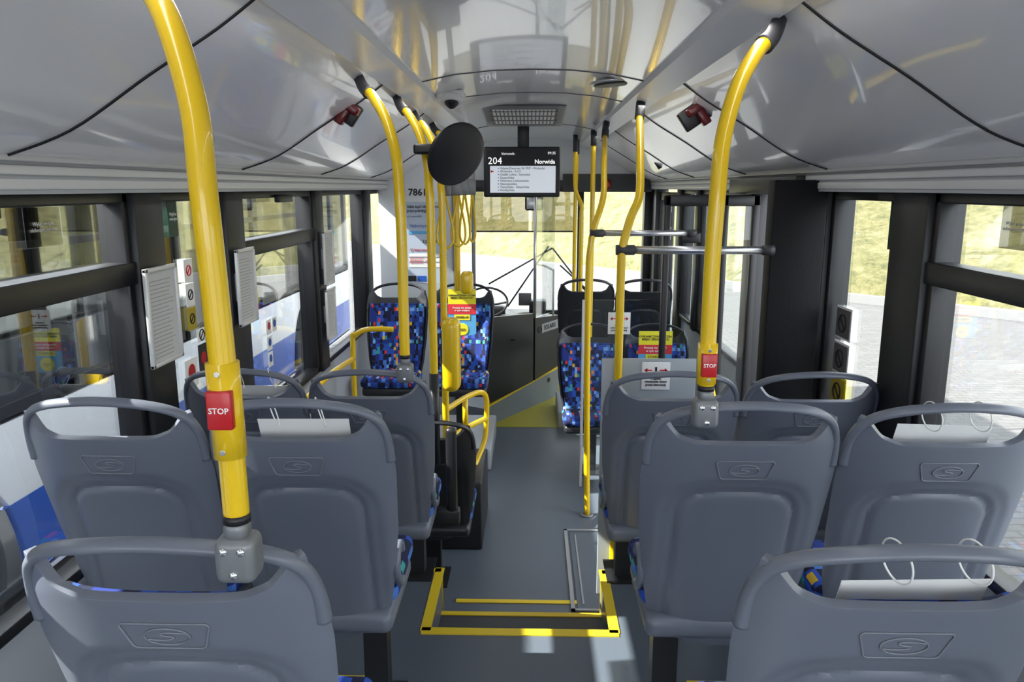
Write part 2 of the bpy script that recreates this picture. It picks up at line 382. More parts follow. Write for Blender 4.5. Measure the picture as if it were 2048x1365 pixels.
seat(-.97,5.40,.15,LF+' beside the window',rot=math.pi,xsc=.98,group=GF,black=True); seat(-.49,5.40,.15,LF+' with yellow notice',rot=math.pi,xsc=.98,group=GF,black=True)
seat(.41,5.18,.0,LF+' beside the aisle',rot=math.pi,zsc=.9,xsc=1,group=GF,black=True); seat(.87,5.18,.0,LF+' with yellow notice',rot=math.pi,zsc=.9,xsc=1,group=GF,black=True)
LD='near-black plastic passenger seat back behind the fabric seats'
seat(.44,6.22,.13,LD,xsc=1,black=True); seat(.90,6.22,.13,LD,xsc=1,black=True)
for o in list(S.values()): D.objects.remove(o)
tag(boxes('wheel_box',[(-1.24,-.27,4.98,5.80,0,.148)],M_WALL,None,.01),'grey wheel arch box under the fabric seats','wheel arch box')
tag(boxes('wheel_box',[(.22,1.24,5.95,6.6,0,.128)],M_WALL,None,.01),'grey wheel arch box under the front seats','wheel arch box')
tag(boxes('equipment_box',[(-.72,-.255,3.80,4.35,0,.38)],M_DARK,None,.01),'black equipment box on the floor behind a seat','box')
ar=thing('folding_armrest',(-.325,2.98,.57),'black folded-up armrest beside the aisle seat','armrest')
boxes('arm_pad',[(-.345,-.30,2.95,2.99,.58,.95)],M_BLACK,ar,.018,4)
boxes('hinge',[(-.40,-.29,2.95,3.0,.53,.60)],M_DARK,ar,.012,3)

def lean(z): return -.20*(z-.32)/.74
def sheet(sx,sy,sz,dx=0,w=.225,label='white sheet hung from the seat handle with cable ties',tilt=0,zt_=.988):
    e=thing('paper_sheet',(sx+dx,sy,sz+.7),label,'sign','sheets tied to seats')
    x0,x1=sx+dx-w/2,sx+dx+w/2; V=[]
    for (z,oy) in ((.80,.092),(zt_,.070)):
        for x,dz in ((x0,-tilt),(x1,tilt)): V.append((x,sy+lean(z)+oy,sz+z+dz))
    V+= [(a,b+.0015,c) for a,b,c in V]
    mesh('sheet',V,[(0,1,3,2),(4,6,7,5),(0,4,5,1),(2,3,7,6),(0,2,6,4),(1,5,7,3)],M_PAPER,e)
    for k in (-1,1):
        cx=sx+dx+k*.056; P=[]
        for q in range(16):
            a=2*math.pi*q/16; P.append((cx-.012*math.sin(a+.5),sy+lean(1.02)+.036+.032*math.cos(a),sz+1.026+.036*math.sin(a)-.010*math.cos(a)))
        tube('cable_tie',P,.0016,M_PAPER,e,6,2,True)
sheet(X2L,RY2,.35,.01,tilt=.001,zt_=.996); sheet(X2RW,RY2,.35,.0,tilt=-.003,zt_=.992); sheet(X1R,RY1,.340,.028,tilt=.003,zt_=.972); sheet(X3LW,RY3,.22,.06,w=.2)

# ---------------- poles ----------------
R=.0175
def pole(x0,y,zb,clamp=True,sleeve=None,stop=None,label='curved yellow grab pole fixed to the ceiling',bend=1,xb=0):
    s=1 if x0>0 else -1
    e=thing('grab_pole',(x0,y,zb),label,'pole','yellow grab poles')
    B=bend
    pts=[(x0+xb,y,zb),(x0+xb*.7,y,zb+.15),(x0,y,1.75),(x0+s*.004*B,y,1.90),(x0+s*.012*B,y+.015,2.0),(x0+s*.045*B,y+.06,2.11),(x0+s*.10*B,y+.14,2.195),(x0+s*.13*B,y+.175,2.222)]
    tube('pole',pts,R,M_YEL,e,16)
    tube('ceiling_socket',[(x0+s*.118*B,y+.16,2.212),(x0+s*.145*B,y+.195,2.24),(x0+s*.17*B,y+.24,2.285)],lambda t:R*1.28-.006*t,M_JDARK,e,16)
    if sleeve: 
        tube('sleeve',[(x0+xb*.7,y,sleeve[0]),(x0+xb*.3,y,sleeve[1])],R*1.24,M_YEL,e,16,sm=False)
        for z in (sleeve[0]+.012,sleeve[1]-.012): disc('screw',(x0+xb*.5,y-R*1.27,z),(0,-1,0),.004,.003,M_CHROME,e,12)
    if stop:
        xs=x0+xb*.5
        boxes('stop_button',[(xs-.0165,xs+.0165,y-.026,y-.012,stop-.026,stop+.026)],M_RED,e,.002,2)
        text('stop_lettering','STOP',.0112,(xs,y-.0265,stop),RB,M_PAPER,e,bold=.0001)
    if clamp:
        xc=x0+xb
        tube('collar',[(xc,y,zb-.004),(xc,y,zb+.008)],R*1.08,M_BLACK,e,16,sm=False)
        boxes('clamp',[(xc-.028,xc+.028,y-.025,y+.024,zb-.088,zb-.022),(xc-.017,xc+.017,y-.018,y+.018,zb-.03,zb+.002)],M_GREYJ,e,.013,4)
        for bx,bz in ((-.012,-.038),(.012,-.038),(0,-.072)): disc('bolt',(xc+bx,y-.0255,zb+bz),(0,-1,0),.0058,.004,M_CHROME,e,14,dome=.002)
    return e
pole(-.408,.975,1.455,sleeve=(1.545,1.675),stop=1.615,label='curved yellow grab pole with red stop button',bend=1.32,xb=.006)
pole(.388,1.66,1.463,sleeve=(1.475,1.565),stop=1.52,label='curved yellow grab pole with red stop button',bend=1.08)
pole(-.425,2.52,1.34,bend=1.05)
pole(-.410,3.15,.75,clamp=False)
pole(-.432,3.75,.62,clamp=False)
pole(-.43,4.45,1.31,clamp=False)
def pole2(pts,tip,label='bent yellow grab pole beside the door'):
    e=thing('grab_pole',pts[0],label,'pole','yellow grab poles')
    tube('pole',pts,R,M_YEL,e,14); tube('ceiling_socket',[pts[-1],tip],R*1.25,M_JDARK,e,14,sm=False)
    disc('floor_flange',(pts[0][0],pts[0][1],pts[0][2]+.004),(0,0,1),.04,.008,M_GREYJ,e)
    return e
DY=.06
pole2([(.368,3.1+DY,0),(.368,3.1+DY,.8),(.368,3.1+DY,1.55),(.372,3.1+DY,1.66),(.404,3.12+DY,1.78),(.44,3.15+DY,1.87),(.458,3.3+DY,2.033),(.488,3.58+DY,2.21)],(.503,3.66+DY,2.287))
pole2([(.335,4.26,0),(.322,4.26,.7),(.316,4.26,1.4),(.325,4.26,1.58),(.345,4.27,1.69),(.395,4.33,1.85),(.41,4.5,2.03),(.44,4.8,2.2)],(.455,4.9,2.29))
pole2([(.447,5.76,0),(.447,5.76,.8),(.447,5.76,1.6),(.447,5.76,2.2)],(.447,5.76,2.31),'straight yellow grab pole behind the fabric seats')
pole2([(.43,6.75,0),(.43,6.75,.8),(.43,6.75,1.6),(.43,6.75,1.75),(.375,6.75,1.9),(.37,6.75,2.2)],(.37,6.75,2.34),'bent yellow grab pole by the front door')
pole2([(.40,7.2,0),(.40,7.2,.8),(.40,7.2,1.6),(.41,7.2,2.2)],(.41,7.2,2.33),'straight yellow grab pole by the front door')
for (y,x0,x1,zz) in ((3.1+DY,.365,.985,1.650),(4.26,.34,.90,1.655)):
    e=thing('handrail',((x0+x1)/2,y,zz),'horizontal brushed metal handrail across the door opening','handrail','door handrails')
    tube('rail',[(x0+.05,y,zz),(x1-.03,y,zz)],.0165,M_ALU,e,14,sm=False)
    tube('end_fitting',[(x0-.02,y,zz),(x0+.055,y,zz)],.021,M_JDARK,e,sm=False); tube('end_fitting',[(x1-.045,y,zz),(x1,y,zz)],.021,M_JDARK,e,sm=False)
e=thing('overhead_rail',(-.5,4.1,2.0),'yellow overhead rail between two grab poles','handrail')
tube('rail',[(-.43,3.75,1.93),(-.43,4.45,1.93)],.014,M_YEL,e,12,sm=False)
for k,(y,ox) in enumerate(((3.85,-.01),(4.02,.04),(4.18,.06),(4.33,.09))):
    e=thing('strap_handle',(-.42+ox,y,1.93),'yellow hanging strap with loop handle','strap','hanging straps')
    w=.042; ang=.2+.35*k; cx=-.42+ox
    P=[(0,.0,1.87),(w*.4,0,1.80),(w*.9,0,1.70),(w*.85,0,1.63),(0,0,1.60),(-w*.85,0,1.63),(-w*.9,0,1.70),(-w*.4,0,1.80)]
    P=[(cx+p[0]*math.cos(ang),y+p[0]*math.sin(ang),p[2]) for p in P]
    tube('loop',P,.006,M_YEL,e,8,5,True); boxes('strap_clip',[(-.44,max(cx+.02,-.40),y-.012,y+.012,1.86,1.95)],M_GREYJ,e,.006)
e=thing('guard_rail',(-.3,4.0,.36),'yellow tubular guard rail beside the aisle','rail')
tubes('rail_tube',[([(-.43,3.76,.79),(-.35,3.95,.80),(-.28,4.10,.79),(-.25,4.16,.74),(-.25,4.17,.62),(-.26,4.15,.50),(-.29,4.10,.42),(-.31,4.06,.38)],),([(-.43,3.76,.63),(-.35,3.95,.63),(-.25,4.17,.62)],),([(-.35,3.95,.80),(-.35,3.95,.63)],False)],.015,M_YEL,e)
e=thing('guard_rail',(-1.0,4.7,0),'yellow tubular guard rail near the window','rail')
tubes('rail_tube',[([(-1.12,4.7,0),(-1.12,4.7,.90),(-1.10,4.7,.99),(-1.02,4.7,1.03),(-.86,4.7,1.03)],),([(-1.19,3.9,.80),(-1.14,4.2,.86),(-1.12,4.7,.84)],)],.017,M_YEL,e)
e=thing('ticket_validator',(-.385,3.70,.92),'rounded yellow ticket validator box mounted on the pole','ticket validator')
boxes('casing',[(-.432,-.345,3.60,3.725,.92,1.28)],M_YEL,e,.036,5)
boxes('side_slot',[(-.438,-.430,3.64,3.69,.97,1.22)],M_DARK,e,.003); boxes('bracket',[(-.45,-.38,3.71,3.78,1.03,1.13)],M_DARK,e,.004)
e=thing('ticket_validator',(-.36,4.42,1.3),'small yellow validator on a far pole','ticket validator')
boxes('casing',[(-.405,-.335,4.34,4.43,1.30,1.43)],M_YEL,e,.025,4)
e=thing('pole_sleeve',(-.41,3.15,.72),'black rubber sleeve on the yellow pole','sleeve')
tube('sleeve_tube',[(-.41,3.15,.73),(-.41,3.15,1.13)],R*1.2,M_BLACK,e,14,sm=False)

e=thing('round_mirror',(-.30,3.1,2.03),'black round convex mirror seen from behind, clamped to a pole','mirror')
NM=(.62,-.70,-.42)
disc('mirror_back',(-.298,3.10,2.028),NM,.130,.014,M_BLACK,e,56,dome=.010)
disc('mirror_hub',(-.300,3.092,2.024),NM,.012,.016,M_DARK,e,20)
boxes('mirror_clamp',[(-.47,-.36,3.11,3.17,2.03,2.07)],M_BLACK,e,.01,3); tube('mirror_arm',[(-.37,3.13,2.05),(-.32,3.15,2.045),(-.30,3.12,2.03)],.010,M_BLACK,e)

e=thing('door_partition',(.56,3.18,0),'light grey partition panel behind the seats by the door','partition')
boxes('panel',[(.30,.70,3.185,3.193,.10,1.19)],M_PART,e,.003); boxes('bracket',[(.345,.385,3.165,3.2,.9,.95),(.345,.385,3.165,3.2,.4,.45)],M_DARK,e)
e=thing('glass_divider',(.6,4.71,0),'clear glass divider panel in front of the fabric seats','partition')
boxes('glass_pane',[(.33,.95,4.705,4.712,.05,1.22)],M_GLASS,e); boxes('divider_post',[(.315,.332,4.70,4.717,0,1.22)],M_FRAME,e,.003)
def button_sign(x,y,z,s=1):
    e=thing('door_button_sign',(x,y,z),'white sticker about the door opening button','sign','door button signs')
    boxes('sign_plate',[(x-.075*s,x+.075*s,y-.003,y,z-.075*s,z+.075*s)],M_PAPER,e,.01*s,3)
    boxes('arrow_symbol',[(x-.055*s,x-.02*s,y-.0045,y-.003,z+.029*s,z+.035*s),(x+.02*s,x+.055*s,y-.0045,y-.003,z+.029*s,z+.035*s),(x-.005*s,x+.005*s,y-.0045,y-.003,z+.015*s,z+.05*s,M_INK)],M_PRED,e)
    for sg in (-1,1):
        mesh('arrow_head',[(x+sg*.062*s,y-.0045,z+.032*s),(x+sg*.046*s,y-.0045,z+.045*s),(x+sg*.046*s,y-.0045,z+.019*s)],[(0,1,2)],M_PRED,e)
    text('sign_lettering','Przycisk\notwierania drzwi\nprzez kierowcę',.017*s,(x,y-.0045,z-.03*s),RB,M_INK,e,bold=.0004)
button_sign(.53,3.184,1.115,.80)
button_sign(.545,4.704,1.075,.92)

def covid(x,y,z,w,h):
    e=thing('notice_sheet',(x,y,z),'yellow, red and blue distancing notice on the seat back','notice','distancing notices')
    t=.0015
    def bx(nm,a,b,c,d,m,k=0): return boxes(nm,[(x+a*w,x+b*w,y-t-k,y-k,z+c*h,z+d*h)],m,e)
    bx('notice_base',-.5,.5,-.5,.5,M_LBLUE); bx('yellow_header',-.5,.5,.20,.5,M_PYEL,.0016); bx('red_band',-.5,.5,.0,.20,M_PRED,.0016); bx('yellow_band',-.28,.28,-.12,-.01,M_PYEL,.0016)
    disc('yellow_circle',(x,y-.003,z-.31*h),(0,-1,0),.16*w*1.4,.001,M_PYEL,e,24)
    text('header_lettering','OGRANICZONA LICZBA\nMIEJSC SIEDZĄCYCH',.088*w,(x,y-.0038,z+.35*h),RB,M_INK,e,bold=.0006)
    text('red_lettering','Proszę nie siadać\nw tym miejscu',.095*w,(x,y-.0038,z+.10*h),RB,M_PAPER,e,bold=.0003)
    text('covid_lettering','COVID-19',.1*w,(x,y-.0038,z-.065*h),RB,M_INK,e,bold=.0006)
    text('circle_lettering','Zachowaj\nodległość',.055*w,(x,y-.0045,z-.31*h),RB,M_INK,e)
covid(-.495,5.43,1.01,.20,.36); covid(.855,5.20,.775,.23,.32)

# ---------------- ceiling fixtures ----------------
e=thing('ceiling_vent',(-.05,4.95,2.36),'dark grey rectangular ceiling vent with ribbed light grille','vent')
def slopebox(name,x0,x1,y0,y1,za,zb2,th,m):
    v=[(x0,y0,za),(x1,y0,za),(x1,y1,zb2),(x0,y1,zb2),(x0,y0,za+th),(x1,y0,za+th),(x1,y1,zb2+th),(x0,y1,zb2+th)]
    o=mesh(name,v,BF,m,e); md=o.modifiers.new('b','BEVEL'); md.width=.01 if th>.02 else .001; md.segments=3; return o
slopebox('vent_frame',-.30,.20,4.58,5.32,2.36,2.30,.04,M_VENT)
slopebox('vent_diffuser',-.24,.14,4.70,5.22,2.345,2.303,.01,M_LAMP)
for k in range(17): 
    xx=-.24+.38*k/16; slopebox('vent_slat',xx-.004,xx+.004,4.70,5.22,2.340,2.297,.008,M_VENT)
for k in range(4):
    yy=4.72+.155*k; zz=2.341-.081*(yy-4.70); slopebox('vent_crossbar',-.25,.15,yy,yy+.015,zz,zz-.001,.008,M_VENT)
e=thing('ceiling_speaker',(.34,3.45,2.345),'round black ceiling speaker with silver rim','speaker')
disc('speaker_rim',(.34,3.45,2.342),(.08,0,-1),.095,.012,M_ALU,e); disc('speaker_grille',(.34,3.45,2.336),(.08,0,-1),.078,.012,M_DARK,e,dome=.004)
e=thing('security_camera',(-.375,3.72,2.34),'white dome security camera on the ceiling','camera')
boxes('camera_housing',[(-.445,-.315,3.69,3.82,2.305,2.345)],M_PAPER,e,.015,4); disc('camera_ring',(-.375,3.72,2.30),(0,-.35,-1),.052,.03,M_PAPER,e); disc('camera_dome',(-.375,3.71,2.287),(0,-.35,-1),.033,.012,M_BLACK,e,dome=.024)
def hammer(x,y,z,s,sc=1,label='red emergency hammer in a black holder on the cove panel'):
    e=thing('emergency_hammer',(x,y,z),label,'emergency hammer','emergency hammers')
    a=s*.6; cs,sn=math.cos(a),math.sin(a)
    def rb(nm,b,m,bev=.006):
        o=boxes(nm,[b],m,None,bev,2)
        for v in o.data.vertices:
            p=v.co*sc; v.co=(x+p.x*cs+p.z*sn, y+p.y, z-p.x*sn+p.z*cs)
        setp(o,e)
    rb('holder_plate',(-.075,.05,.02,.05,-.04,.045),M_BLACK); rb('hammer_head',(-.045,.05,-.03,.02,.005,.04),M_DRED,.008); rb('hammer_grip',(-.015,.02,-.025,.02,-.055,.02),M_DRED,.006)
hammer(.672,3.22,2.195,-1); hammer(-.72,3.05,2.19,1); hammer(.955,5.75,2.085,-1,.75)

e=thing('information_screen',(-.04,5.4,2.33),'black passenger information monitor hanging from the ceiling','screen')
sx0,sx1,zt1,zb1=-.335,.194,2.178,1.835; ysn=5.45
boxes('screen_housing',[(sx0,sx1,ysn,ysn+.07,zb1,zt1)],M_DARK,e,.012,3)
boxes('screen_bracket',[(-.10,-.02,ysn+.02,ysn+.06,zt1-.01,2.375)],M_DARK,e,.004)
boxes('display_panel',[(sx0+.02,sx1-.02,ysn-.002,ysn,zb1+.02,zt1-.02)],M_INK,e)
boxes('display_list_area',[(sx0+.045,sx1-.03,ysn-.0035,ysn-.001,zb1+.03,zt1-.13)],M_SCREENW,e)
yt=ysn-.0055
text('route_number','204',.066,(sx0+.030,yt,zt1-.098),RB,M_SCREENT,e,'LEFT'); text('direction_caption','kierunek:',.025,(sx0+.125,yt,zt1-.048),RB,M_SCREENT,e,'LEFT'); text('clock_lettering','09:35',.025,(sx1-.03,yt,zt1-.045),RB,M_SCREENT,e,'RIGHT'); text('destination_lettering','Norwida',.039,(sx1-.035,yt,zt1-.103),RB,M_SCREENT,e,'RIGHT',bold=.0008)
for k,sn_ in enumerate(['Gdynia Dworzec Gł. PKP - Wolności','Wolności - II LO','Działki Leśne - Sztumska','Szczecińska','Witomino Leśniczówka','Nauczycielska','Tatrzańska - Olsztyńska','Kwidzyńska']):
    text('stop_name',sn_,.0205,(sx0+.115,yt,zt1-.147-.0212*k),RB,M_INK,e,'LEFT',bold=.0002)
boxes('list_bullets',[(sx0+.10,sx0+.107,yt-.0005,yt+.0005,zt1-.150-.0212*k,zt1-.144-.0212*k) for k in range(8)],M_BLUE,e)
mesh('red_arrow',[(sx0+.05,yt,zt1-.177),(sx0+.075,yt,zt1-.168),(sx0+.05,yt,zt1-.159)],[(0,1,2)],M_PRED,e)

# ---------------- driver area ----------------
dw=thing('driver_cab_wall',(-.91,6.2,.15),'white panel wall behind the driver seat','partition')
boxes('panel',[(-1.22,-.63,6.18,6.22,0,2.12)],M_WHITE,dw,.004); 
text('fleet_number','7861',.074,(-.905,6.178,1.862),RB,M_INK,dw,bold=.002)
boxes('small_red_label',[(-.810,-.788,6.176,6.18,1.835,1.885)],M_PRED,dw)
ps=thing('ticket_poster',(-.845,6.175,1.46),'light blue ticket price poster on the cab wall','poster')
px0,px1,pz0,pz1=-1.005,-.68,1.14,1.79
boxes('poster_sheet',[(px0,px1,6.174,6.178,pz0,pz1)],mat('poster_paper',(.50,.57,.70),.5),ps)
yt=6.1725
text('poster_heading','Gdzie kupić bilet jednorazowy\nprzed podróżą?',.032,(px0+.012,yt,1.735),RB,M_INK,ps,'LEFT',bold=.0006,sx=.75)
text('poster_dates','od 1 czerwca 2020 r.',.018,(px0+.012,yt,1.675),RB,M_INK,ps,'LEFT',sx=.8)
text('poster_offer','Najkorzystniej',.036,(px0+.03,yt,1.60),RB,M_BLUE,ps,'LEFT',sx=.9)
text('poster_price','3,20   1,80',.034,(px0+.13,yt,1.475),RB,M_INK,ps,'LEFT',bold=.0006,sx=.9)
text('poster_driver','U kierowcy',.036,(px0+.03,yt,1.41),RB,M_RED,ps,'LEFT',sx=.9)
boxes('poster_table',[(px0+.02,px1-.02,yt,yt+.0015,1.535,1.56,M_LBLUE),(px0+.02,px1-.02,yt,yt+.0015,1.355,1.377),(px0+.02,px1-.02,yt,yt+.0015,1.315,1.337),(px0+.02,px1-.02,yt,yt+.0015,1.27,1.297)],M_PAPER,ps)
text('poster_rows','bilety jednorazowe     3,20\nbilety 24-godzinne    13,00\nbilety 72-godzinne    30,00',.0185,(px0+.025,yt-.001,1.325),RB,M_PRED,ps,'LEFT',sx=.8)
boxes('poster_logos',[(px0+.01,px0+.075,yt,yt+.001,1.155,1.20,M_INK),(px0+.085,px0+.155,yt,yt+.001,1.155,1.20,M_BLUE)],M_INK,ps)
A=Vector((-.37,5.92,0)); B=Vector((.02,6.50,0)); Cc=Vector((.26,6.93,0))
def slab(name,P,Q,z0a,z0b,z1a,z1b,m,parent,th=.04,round_=False):
    d=(Q-P).normalized(); nn=Vector((d.y,-d.x,0)); n=14; V=[];F=[]
    for k in range(n+1):
        t=k/n; p=P+(Q-P)*t; zt_=z1a+(z1b-z1a)*t
        if round_: zt_-= .07*(1-min(1,t/.22))**2.5
        zb_=z0a+(z0b-z0a)*t
        V+=[(p.x,p.y,zb_),(p.x,p.y,zt_),(p.x-nn.x*th,p.y-nn.y*th,zb_),(p.x-nn.x*th,p.y-nn.y*th,zt_)]
    for k in range(n):
        a=4*k;b=a+4
        F+=[(a,b,b+1,a+1),(a+2,a+3,b+3,b+2),(a+1,b+1,b+3,a+3),(a,a+2,b+2,b)]
    F+=[(0,1,3,2),(4*n,4*n+2,4*n+3,4*n+1)]
    return mesh(name,V,F,m,parent)
M_POD=mat('podium_bluegrey',(.20,.23,.27),.45)
e=thing('driver_cab_door',(-.0,6.4,0),'black low driver cab door and console on grey podium','cab door')
slab('podium_side',A,Cc,0,0,.16,.27,M_POD,e,.3); slab('podium_edge',A+Vector((0.008,-.006,0)),Cc+Vector((0.008,-.006,0)),.160,.270,.178,.288,M_YELF,e,.02)
slab('door_panel',A+Vector((.02,.01,0)),B,.19,.245,.90,.84,M_DARK,e,.03,True); slab('side_console',B+Vector((.015,.01,0)),Cc,.25,.295,.80,.76,M_DARK,e,.35)
dd=(Cc-B).normalized(); ang=math.atan2(dd.y,dd.x); mid=B+(Cc-B)*.53; nn=Vector((dd.y,-dd.x,0))
slab('maker_plate',B+dd*.04+nn*.006,B+dd*.47+nn*.006,.648,.648,.728,.728,M_RAMP,e,.004)
pc=mid+nn*.008
text('maker_lettering','SOLARIS',.058,(pc.x+dd.x*.03,pc.y+dd.y*.03,.688),(math.pi/2,0,ang),M_INK,e,bold=.0006)
q=B+dd*.10+nn*.009; P=[(q.x+dd.x*.034*math.cos(t),q.y+dd.y*.034*math.cos(t),.688+.026*math.sin(t)) for t in [2*math.pi*k/24 for k in range(24)]]
tubes('maker_emblem',[(P,False,True),([(q.x-dd.x*.03,q.y-dd.y*.03,.678),(q.x,q.y,.688),(q.x+dd.x*.03,q.y+dd.y*.03,.698)],True)],.003,M_INK,e,6)
q=A+(B-A)*.55; boxes('door_latch',[(q.x-.03,q.x+.03,q.y-.03,q.y-.0,.66,.68)],M_BLACK,e,.004)
pl_=A+(Cc-A)*.85
disc('podium_cap',(pl_.x,pl_.y-.01,.19),(dd.y,-dd.x,0),.02,.006,M_BLACK,e,20)
tubes('white_post',[([(.20,6.92,.76),(.20,6.92,1.18)],False),([(.20,6.92,1.17),(.12,6.8,1.22),(.06,6.7,1.24)],)],.009,M_PAPER,e)
e2=thing('cab_glass_screen',(.02,6.6,.8),'tall clear glass screen beside the driver','glass screen')
slab('glass_pane',B+Vector((.01,.02,0)),Cc+Vector((-.05,-.05,0)),.80,.80,1.86,1.86,M_GLASS,e2,.006); tube('glass_edge',[(B.x+.01,B.y+.02,.80),(B.x+.01,B.y+.02,1.86)],.013,M_ALU,e2,8,sm=False)
e=thing('dashboard',(-.5,7.6,.2),'dark driver dashboard below the windscreen','dashboard')
boxes('dash_body',[(-1.2,.15,7.35,7.92,.2,.66),(-.95,-.25,7.30,7.45,.55,.78)],M_DARK,e,.04,4)
boxes('cash_unit',[(-.02,.14,7.1,7.3,.66,.86)],M_DARK,e,.02,3); boxes('instrument_screen',[(-.12,.0,7.22,7.24,.80,.92)],M_VENT,e,.006); boxes('dash_foot',[(-1.15,.1,7.4,7.9,0,.2)],M_DARK,e)
e=thing('steering_wheel',(-.40,7.05,.85),'black steering wheel on its column','steering wheel')
P=[(-.42+.20*math.cos(t),7.03+.12*math.sin(t),.86+.12*math.sin(t)) for t in [2*math.pi*k/32 for k in range(32)]]
tube('wheel_rim',P,.010,M_BLACK,e,10,2,True); tubes('wheel_spokes',[([(-.61,7.03,.86),(-.42,7.05,.83),(-.23,7.03,.86)],),([(-.42,7.05,.83),(-.42,7.28,.6)],False)],.010,M_DARK,e)
e=thing('windscreen_wiper',(.35,8.06,.62),'black windscreen wiper arm outside the glass','wiper')
tubes('wiper_arm',[([(.75,8.08,.60),(.22,8.08,1.28)],False),([(.86,8.08,.60),(.30,8.08,1.10)],False),([(-.25,8.08,.66),(.18,8.08,1.30)],False),([(-.45,8.08,.9),(.22,8.08,1.28)],False)],.009,M_BLACK,e)
e=thing('sun_visor',(-.1,7.9,1.85),'dark translucent roller sun blind on the windscreen','sun blind')
boxes('blind_film',[(-.62,-.03,7.88,7.884,1.46,1.88),(-.0,.44,7.88,7.884,1.46,1.88)],M_FILM,e); boxes('blind_roller',[(-.62,.44,7.86,7.90,1.86,1.90),(-.62,.44,7.875,7.89,1.455,1.47)],M_BLACK,e)
e=thing('interior_mirror',(0,6.9,1.8),'small dark driver mirror hanging below the monitor','mirror')
boxes('mirror_head',[(-.06,.10,6.9,6.94,1.70,1.83)],M_DARK,e,.02,4); boxes('mirror_glass',[(-.045,.085,6.893,6.9,1.715,1.815)],M_ALU,e,.01); tube('mirror_stem',[(.02,6.93,1.80),(.02,7.2,1.95),(.02,7.6,1.98)],.008,M_DARK,e)
e=thing('cab_post',(-.62,6.16,0),'slim dark grey post at the edge of the driver cab','post')
boxes('post',[(-.63,-.60,6.13,6.175,0,2.2)],M_GREYJ,e,.004)
e=thing('cab_post',(-.48,6.45,0),'slim dark grey post at the edge of the driver cab','post')
boxes('post',[(-.50,-.47,6.44,6.47,.0,2.25)],M_GREYJ,e,.004)
e=thing('emergency_valve',(.72,7.54,1.94),'small red emergency door valve on the dark front header','emergency valve')
boxes('valve_box',[(.68,.76,7.50,7.55,1.88,1.98)],M_DRED,e,.008,3); disc('valve_knob',(.72,7.495,1.93),(0,-1,0),.022,.012,M_RED,e,20)

# ---------------- doors ----------------
def leaf(name,x0,x1,y,label):
    o=boxes(name,[(x0,x0+.035,y-.02,y+.02,.06,1.86),(x1-.04,x1,y-.02,y+.02,.06,1.86),(x0,x1,y-.02,y+.02,.06,.16),(x0,x1,y-.02,y+.02,1.80,1.86),(x0+.32,x0+.35,y-.02,y+.02,.06,1.86)],M_BLACK,None,.006)
    struct(o,label,'door'); boxes('door_glass',[(x0+.03,x1-.03,y-.004,y+.004,.12,1.82)],M_GLASS,o); return o
dl=leaf('door_1',.73,1.25,4.31,'open glazed door leaf with black frame folded inwards')
tube('door_handle',[(.98,4.27,1.25),(.97,4.22,1.22),(.98,4.21,1.1),(1.0,4.21,.9),(1.06,4.21,.6),(1.06,4.27,.55)],.012,M_YEL,dl)
boxes('door_sensor',[(.82,.93,4.27,4.29,1.60,1.66)],M_DARK,dl,.01)
o=boxes('door_2',[(1.25,1.295,6.58,6.63,.02,1.86),(1.25,1.295,7.08,7.13,.02,1.86),(1.25,1.295,7.58,7.63,.02,1.86),(1.25,1.295,6.58,7.63,.02,.10),(1.25,1.295,6.58,7.63,1.78,1.86)],M_BLACK,None,.006); struct(o,'closed glazed front door with black frame','door'); boxes('door_glass',[(1.27,1.276,6.6,7.6,.06,1.82)],M_GLASS,o)
o=trim(pn,[(1.10,1.25,3.3,4.4,1.87,1.95)],M_DARK,'black door mechanism cover',.006,'trim'); pn+=1

# ---------------- wall boards and stickers ----------------
M_TP=mat('timetable_paper',(.55,.56,.57),.6); M_TPR=mat('table_print',(.33,.33,.34),.6)
def board(y0,y1,z0=1.34,z1=1.655,label='silver framed timetable board on the window pillar'):
    e=thing('timetable_frame',(-1.18,(y0+y1)/2,(z0+z1)/2),label,'notice board','timetable boards')
    x=-1.19; w=.014
    boxes('frame',[(x,x+.014,y0,y1,z0,z0+w),(x,x+.014,y0,y1,z1-w,z1),(x,x+.014,y0,y0+w,z0,z1),(x,x+.014,y1-w,y1,z0,z1),(x-.025,x,y0+.05,y1-.05,z0+.1,z1-.1)],M_FRAME,e,.003)
    boxes('paper_sheet',[(x,x+.006,y0+w,y1-w,z0+w,z1-w)],M_TP,e)
    ln=[]
    for k in range(20): ln.append((x+.006,x+.0068,y0+.03,y1-.03-.04*random.random(),z1-.045-.0128*k,z1-.0425-.0128*k))
    boxes('printed_lines',ln,M_TPR,e)
board(2.31,2.52); board(3.05,3.25); board(4.36,4.56); board(4.36,4.56,1.02,1.32)
def sticker(s,y,z,w,h,m,label,kind=None,txt=None,tm=None,ts=.02):
    x=s*1.268; e=thing('window_sticker',(x,y,z),label,'sticker','window stickers')
    boxes('sticker_base',[(min(x,x-s*.002),max(x,x-s*.002),y-w/2,y+w/2,z-h/2,z+h/2)],m,e,.0)
    xx=x-s*.003; nr=(-s,0,0)
    if kind=='circ': disc('sticker_symbol',(xx,y,z+.005),nr,min(w,h)*.30,.001,tm,e,20)
    if kind=='ring':
        P=[(xx,y+w*.26*math.cos(t),z+w*.26*math.sin(t)) for t in [2*math.pi*k/20 for k in range(20)]]
        tubes('sticker_symbol',[(P,False,True),([(xx,y-w*.18,z-w*.18),(xx,y+w*.18,z+w*.18)],False)],.0025,tm,e,6)
    if txt: text('sticker_lettering',txt,ts,(xx-s*.001,y,z),(math.pi/2,0,-s*math.pi/2),tm or M_PAPER,e)
    return e
